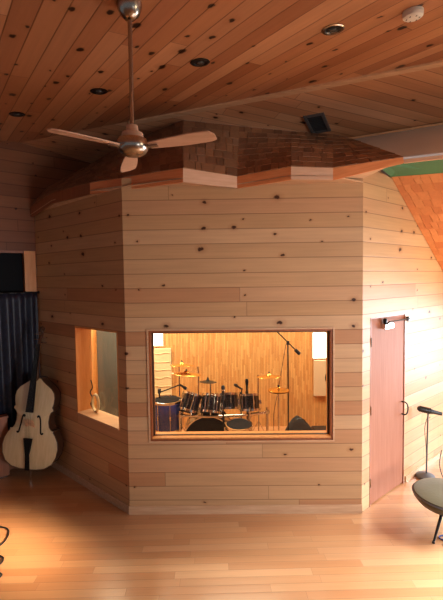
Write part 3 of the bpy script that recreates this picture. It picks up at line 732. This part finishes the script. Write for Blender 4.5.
drum('tom_drum', (-.15, KY - .06, .765), (.12, .42, .9), .125, .21, 'black tom drum under the dark cymbal, second from left', lugs=6)
drum('tom_drum', (.06, KY + .28, .70), (0, .3, .95), .15, .19, 'wide black tom drum behind the vertical microphone', lugs=6)
drum('tom_drum', (.345, KY, .762), (-.03, .30, .95), .125, .19, 'black tom drum at the right end of the rack', lugs=6)
drum('floor_tom', (-.72, KY + .02, .62), (0, 0, 1), .185, .36, 'haze-tinted blue floor tom at the lower left of the window', 'drumhaze', 'head', True, 8)
drum('snare_drum', (.19, KY - .31, .535), (0, -.10, .99), .155, .10, 'shallow chrome snare drum on legs in front of the rack bar', 'chrome', 'head', True, 8)
# rack
t = thing('drum_rack', (0, KY - .05, 0), 'chrome drum rack bar running between the toms and cymbal stands', 'drum rack')
bm = B(); add_tube(bm, [(-.62, -.02, .63), (-.2, -.14, .645), (.25, -.10, .645), (.58, .05, .63)], .017, 10); obj('rack_bar', bm, M['chrome'], t, True)
for x, y in ((-.545, -.05), (.33, -.07), (.57, .05)):
    bm = B(); add_tube(bm, [(x, y, .02), (x, y, .70)], .016, 10); g_ = obj('upright', bm, M['chrome'], t, True)
    bm = B(); add_lathe(bm, [(.018, 0), (.03, .005), (.03, .045), (.018, .05)], (x, y, .61), seg=14); obj('clamp', bm, M['chrome'], g_)
    for dx in (-1, 1):
        bm = B(); add_tube(bm, [(x, y, .16), (x + dx * .12, y - .08, .012)], .009, 8); obj('foot', bm, M['chrome'], t, True)
for (x, z0, x1, y1, z1) in ((-.40, .64, -.40, .07, .74), (-.155, .64, -.155, .07, .72), (.335, .645, .345, .06, .70)):
    bm = B(); add_tube(bm, [(x, -.12, z0), (x, -.10, z0 + .1), (x1, y1 - .19, z1)], .009, 8); obj('tom_arm', bm, M['chrome'], t, True)

def cymbal_mesh(r):
    bm = B(); add_lathe(bm, [(r, 0), (r * .99, .002), (r * .5, .016), (r * .2, .022), (r * .16, .034), (r * .07, .042), (0, .043), ], seg=40)
    return bm
def cym_stand(x, y, z, r, tilt, label, mat='brass', px=None, py=None, legmat='chrome'):
    px = x if px is None else px; py = y if py is None else py
    t = thing('cymbal_stand', (px, py, 0), label, 'cymbal stand', 'cymbal stands of the kit')
    bm = B(); zz = z - .10 if px != x else z - .02
    add_tube(bm, [(0, 0, .06), (0, 0, zz)], .011, 10); obj('pole', bm, M[legmat], t, True)
    dx, dy = x - px, y - py
    if px != x or py != y:
        bm = B(); add_tube(bm, [(0, 0, zz - .02), (dx, dy, z - .012)], .007, 8); obj('boom', bm, M[legmat], t, True)
    for k in range(3):
        a = 2 * PI * k / 3 + .5; bm = B(); add_tube(bm, [(0, 0, .34), (math.cos(a) * .17, math.sin(a) * .17, .04), (math.cos(a) * .2, math.sin(a) * .2, .009)], .007, 8); obj('leg', bm, M[legmat], t, True)
    bm = cymbal_mesh(r); bmesh.ops.transform(bm, matrix=Matrix.Translation((dx, dy, z)) @ Matrix.Rotation(tilt[0], 4, 'X') @ Matrix.Rotation(tilt[1], 4, 'Y') @ Matrix.Translation((0, 0, -.012)), verts=bm.verts[:])
    cy = obj('cymbal', bm, M[mat], t, True)
    bm = B(); add_lathe(bm, [(.006, .02), (.013, .024), (.013, .036), (.007, .04), (.007, .055), (0, .056)], (dx, dy, z), seg=12); obj('wing_nut', bm, M['blackmetal'], cy)
cym_stand(-.52, KY, 1.265, .155, (-.10, .03), 'chrome stand with the upper gold cymbal at the left of the kit', px=-.60, py=KY + .44)
cym_stand(-.46, KY - .05, 1.165, .19, (-.10, .09), 'chrome stand with the lower, larger gold cymbal tilted right', px=-.36, py=KY + .80)
cym_stand(-.19, KY + .02, 1.04, .115, (-.08, .05), 'stand with the small dark cymbal above the toms', 'blackmetal', -.17, KY + .46)
cym_stand(.60, KY + .02, 1.10, .165, (-.10, -.03), 'chrome stand with the gold cymbal at the right end of the rack', px=.50, py=KY + .50)
# hi-hat
t = thing('hi_hat', (.735, KY + .12, 0), 'hi-hat with two gold cymbals beside the tall black mic stand', 'hi-hat')
bm = B(); add_tube(bm, [(0, 0, .05), (0, 0, .82)], .011, 10); obj('pole', bm, M['chrome'], t, True)
bm = B(); add_tube(bm, [(0, 0, .80), (0, 0, 1.0)], .0045, 8); obj('rod', bm, M['chrome'], t, True)
bm = cymbal_mesh(.14); bmesh.ops.transform(bm, matrix=Matrix.Translation((0, 0, .885)), verts=bm.verts[:]); obj('top_cymbal', bm, M['brass'], t, True)
bm = cymbal_mesh(.14); bmesh.ops.transform(bm, matrix=Matrix.Translation((0, 0, .872)) @ Matrix.Rotation(PI, 4, 'X'), verts=bm.verts[:]); obj('bottom_cymbal', bm, M['brass'], t, True)
bm = B(); add_lathe(bm, [(.006, .925), (.014, .93), (.014, .95), (.006, .955)], seg=12); obj('clutch', bm, M['blackmetal'], t)
for k in range(3):
    a = 2 * PI * k / 3 + .2; bm = B(); add_tube(bm, [(0, 0, .34), (math.cos(a) * .17, math.sin(a) * .17, .04), (math.cos(a) * .2, math.sin(a) * .2, .009)], .007, 8); obj('leg', bm, M['chrome'], t, True)

# microphone stands
def mic_stand(x, y, top, label, boom=None, mic=None, base='tripod', band=False, r=.011):
    t = thing('microphone_stand', (x, y, 0), label, 'microphone stand', 'microphone stands in the booth')
    bm = B(); add_tube(bm, [(0, 0, .03), (0, 0, top)], r, 10); obj('pole', bm, M['blackmetal'], t, True)
    for k in range(3):
        a = 2 * PI * k / 3 + .8; bm = B(); add_tube(bm, [(0, 0, .12), (math.cos(a) * .14, math.sin(a) * .14, .012)], .008, 8); obj('leg', bm, M['blackmetal'], t, True)
    bm = B(); add_lathe(bm, [(.012, -.03), (.022, -.025), (.022, .025), (.012, .03)], (0, 0, top), seg=12); obj('clutch', bm, M['black'], t, True)
    if boom:
        bm = B(); add_tube(bm, [boom[0], boom[1]], .0085, 8); b = obj('boom', bm, M['blackmetal'], t, True)
        if len(boom) > 2:
            d = (V(boom[1]) - V(boom[0])).normalized(); bm = B(); add_lathe(bm, [(.012, 0), (.026, .01), (.026, .09), (.014, .1)], V(boom[1]) - d * .06, d, 14); obj('counterweight', bm, M['black'], b, True)
    if mic:
        c, ax, l = mic; bm = B(); add_lathe(bm, [(.012, 0), (.016, l * .55), (.021, l * .62), (.024, l * .8), (.018, l * .95), (0, l)], c, ax, 14); m_ = obj('microphone', bm, M['black'], t, True)
        if band: bm = B(); add_lathe(bm, [(.022, l * .60), (.0245, l * .62), (.0245, l * .68), (.022, l * .70)], c, ax, 14); obj('band', bm, M['chrome'], m_, True)
    return t
t = mic_stand(.93, 5.75, 1.438, 'tall black boom mic stand right of the hi-hat', boom=[(-.217, 0, 1.666), (.141, 0, 1.302), 1])
bm = B(); add_tube(bm, spline([(-.03, -.02, 1.43), (-.08, -.03, 1.15), (-.15, -.03, .75), (-.21, -.02, .40), (-.2, -.02, .02)], 6), .004, 6); obj('cable', bm, M['black'], t, True)
mic_stand(.005, KY - .22, .90, 'thin mic stand upright in front of the kit centre', mic=((0, 0, .88), (0, 0, 1), .17), band=True, r=.008)
mic_stand(.325, KY + .22, .82, 'mic stand with a tall black mic standing behind the right tom', mic=((0, 0, .82), (0, 0, 1), .2))
mic_stand(.262, KY + .60, .70, 'mic stand with a short black mic pointing left between the right toms', mic=((.02, 0, .765), (-.7, -.1, .5), .15), boom=[(0, 0, .70), (.02, 0, .785)])
mic_stand(-.83, KY + .1, .90, 'low black mic stand with a boom reaching over the haze-tinted blue floor tom', boom=[(-.02, 0, .87), (.28, -.02, .985)], mic=((.27, -.02, .985), (.8, -.1, -.5), .11))
# padded bag on the booth floor
bm = B(); bx_, by_ = 1.13, 6.02
n1_, n2_ = 9, 20; rings = []
for i in range(n1_):
    s = i / (n1_ - 1); k = (1 - s ** 1.6) ** .7 if s < 1 else 0
    r = []
    for j in range(n2_):
        a = 2 * PI * j / n2_
        r.append(bm.verts.new((bx_ - .02 * s + (.19 * k + .03 * (1 - s)) * math.cos(a) * (1 + .06 * math.sin(3 * a + s * 4)), by_ + (.13 * k + .02) * math.sin(a), .003 + .30 * s)))
    rings.append(r)
for a, b in zip(rings, rings[1:]):
    for j in range(n2_): bm.faces.new((a[j], a[(j + 1) % n2_], b[(j + 1) % n2_], b[j]))
bm.faces.new(rings[0][::-1]); bm.faces.new(rings[-1])
bg = tag(obj('padded_bag', bm, M['blackcloth'], None, True), 'slumped black padded bag on the booth floor at right of the window', 'bag')
bm = B(); add_tube(bm, spline([(bx_ - .1, by_ - .08, .22), (bx_ - .05, by_ - .12, .285), (bx_ + .04, by_ - .12, .285), (bx_ + .09, by_ - .08, .22)], 6), .009, 6); obj('carry_handle', bm, M['black'], bg, True)
bm = B(); add_box(bm, (1.52, 6.05, .052), (.36, .2, .10), .02)
pc = tag(obj('gear_case', bm, M['black']), 'low black case lying on the booth floor beside the padded bag', 'case')
bm = B(); add_tube(bm, spline([(1.46, 5.945, .05), (1.47, 5.93, .07), (1.57, 5.93, .07), (1.58, 5.945, .05)], 4), .006, 6); obj('handle', bm, M['blackmetal'], pc, True)

# ------------------------------------------------------------------ right side: floor lamp, seat, cables
lx, ly = 2.36, 4.68
t = thing('floor_lamp', (lx, ly, 0), 'short floor lamp with ribbed black head and oval base by the white wall', 'floor lamp')
bm = B(); add_lathe(bm, [(0, .001), (.10, .001), (.107, .012), (.10, .032), (.06, .05), (.02, .058), (0, .058)], seg=32); obj('base', bm, M['ventmetal'], t, True)
bm = B(); add_tube(bm, [(.01, 0, .045), (.02, 0, .765)], .009, 10); obj('pole', bm, M['ventmetal'], t, True)
bm = B(); ln = V((.97, -.05, -.24)).normalized(); hc = V((.02, -.02, .80))
add_lathe(bm, [(0, -.135), (.022, -.13), (.032, -.10), (.032, .02), (.024, .06), (.02, .15), (0, .155)], hc, ln, 14, .75, 1); h_ = obj('lamp_head', bm, M['black'], t, True)
for k in range(7):
    bm = B(); add_lathe(bm, [(.03, 0), (.037, .002), (.037, .006), (.03, .008)], hc + ln * (-.11 + k * .019), ln, 14, .8, 1); obj('rib', bm, M['blackmetal'], h_)
bm = B(); add_tube(bm, spline([(0, -.03, .74), (-.03, -.03, .6), (-.012, -.025, .4), (.0, -.02, .2), (.005, -.016, .06)], 6), .0035, 6); obj('cord', bm, M['black'], t, True)
bm = B(); pts = [(2.50, 4.60, .36), (2.47, 4.58, .2), (2.50, 4.55, .06), (2.58, 4.53, .006), (2.70, 4.5, .006), (2.85, 4.42, .006)]
add_tube(bm, spline(pts, 6), .005, 6); tag(obj('power_cord', bm, M['black'], None, True), 'black cord curling down to the floor right of the lamp', 'cord')

t = thing('stool', (2.11, 3.74, 0), 'round olive grey padded stool with thin black splayed legs', 'stool')
bm = B(); add_lathe(bm, [(0, .165), (.10, .168), (.19, .185), (.265, .225), (.305, .272), (.315, .302), (.30, .322), (.25, .332), (.12, .336), (0, .336)], seg=44); obj('seat', bm, M['olive'], t, True)
bm = B(); add_lathe(bm, [(.306, .302), (.318, .307), (.306, .316), (.306, .302)], seg=44, caps=False); obj('piping', bm, M['ventmetal'], t, True)
for (dx, dy) in ((-.268, -.243), (.342, -.111), (.05, .356)):
    bm = B(); add_tube(bm, [(dx * .5, dy * .5, .192), (dx, dy, .008)], .015, 10, .009); l_ = obj('leg', bm, M['blackmetal'], t, True)
    bm = B(); add_lathe(bm, [(.011, .0), (.013, .004), (.011, .02)], (dx, dy, .001), seg=10); obj('foot_cap', bm, M['black'], l_)

def floor_cable(name, pts, mat, label, r=.006):
    bm = B(); add_tube(bm, spline([(x + (.035 if x < 0 else 0), y, r + .001) for x, y in pts], 7), r, 6); tag(obj(name, bm, mat, None, True), label, 'cable')
floor_cable('floor_cable', [(-2.35, 3.85), (-2.13, 3.80), (-2.06, 3.72), (-2.03, 3.60), (-2.07, 3.50), (-2.20, 3.48)], M['black'], 'black cable bowing out on the floor, farther of the two at the left edge')
floor_cable('floor_cable', [(-2.2, 3.42), (-1.97, 3.40), (-1.91, 3.34), (-1.93, 3.27), (-2.0, 3.24), (-1.88, 3.20), (-1.83, 3.17), (-1.87, 3.12), (-2.1, 3.11)], M['black'], 'black cable squiggling on the floor, nearer of the two at the left edge')
floor_cable('blue_cable', [(2.3, 3.62), (2.0, 3.60), (1.93, 3.57), (1.95, 3.53), (2.02, 3.53), (1.95, 3.50), (1.93, 3.46), (2.0, 3.43), (2.3, 3.42)], M['bluecable'], 'blue cable looping on the floor beside the stool leg')

# ------------------------------------------------------------------ light
def area(name, loc, target, sx, sy, power, col, spread=180, roll=0):
    l = bpy.data.lights.new(name, 'AREA'); l.shape = 'RECTANGLE'; l.size = sx; l.size_y = sy; l.energy = power; l.color = col; l.spread = math.radians(spread)
    o = bpy.data.objects.new(name, l); COL.objects.link(o); o.location = loc
    d = (V(target) - V(loc)).normalized(); q = d.to_track_quat('-Z', 'Y'); o.rotation_euler = (q.to_matrix() @ Matrix.Rotation(math.radians(roll), 3, 'Z')).to_euler()
    return o
def point(name, loc, power, col, r=.08):
    l = bpy.data.lights.new(name, 'POINT'); l.energy = power; l.color = col; l.shadow_soft_size = r
    o = bpy.data.objects.new(name, l); COL.objects.link(o); o.location = loc; return o
w = bpy.data.worlds.new('World'); sc.world = w; w.use_nodes = True
bgn = w.node_tree.nodes['Background']; bgn.inputs[0].default_value = (.80, .88, 1.0, 1); bgn.inputs[1].default_value = .22
area('window_daylight', (5.4, 5.0, 1.25), (1.8, 3.4, -.2), 1.8, 1.7, 145, (.80, .90, 1.0), 100)
area('window_daylight', (4.3, 3.3, 1.7), (2.35, 2.9, 0), 1.2, 1.4, 80, (.76, .88, 1.0), 60)  # unseen fill added to brighten the floor at right
area('front_fill', (5.6, -1.2, .95), (1.6, 4.0, 1.4), 2.4, 1.4, 33, (.94, .96, 1.0), 50)  # unseen fill light added for the front wall
area('sun_through_window', (4.6, -.6, 3.0), (-1.9, 3.5, 0), .55, .30, 6, (1.0, .74, .50), 5, 0)
point('wall_lamp', (3.25, 4.25, 2.35), 36, (1.0, .66, .28), .12)
point('warm_fill', (3.3, 1.5, 3.10), 62, (1.0, .80, .54), .3)  # added unseen fill standing in for warm bounce off the ceiling
for lx_, lp in ((-1.45, 66), (.25, 42), (1.9, 40)):
    area('booth_lamp', (lx_, 5.55, 2.56), (lx_, 5.75, 0), 1.2, .5, lp, (1.0, .87, .60))

# ------------------------------------------------------------------ camera
cam = bpy.data.cameras.new('Camera'); co = bpy.data.objects.new('Camera', cam); COL.objects.link(co); sc.camera = co
cam.sensor_fit = 'HORIZONTAL'; cam.sensor_width = 36; cam.lens = 36 * 409.7 / 443; cam.clip_start = .05
roll, tl = -.01337, -.05249
fw = V((0, math.cos(tl), math.sin(tl))); up0 = V((0, -math.sin(tl), math.cos(tl))); r0 = V((1, 0, 0))
c, s = math.cos(roll), math.sin(roll)
rt = r0 * c + up0 * s; up = r0 * -s + up0 * c
mt = Matrix((rt, up, -fw)).transposed().to_4x4(); mt.translation = (0, 0, H); co.matrix_world = mt

sc.view_settings.view_transform = 'Standard'; sc.view_settings.look = 'None'; sc.view_settings.exposure = 0.0; sc.view_settings.gamma = 1.0
sc.view_settings.use_curve_mapping = False
sc.cycles.max_bounces = 10; sc.cycles.diffuse_bounces = 5; sc.cycles.transparent_max_bounces = 12
sc.cycles.use_denoising = True
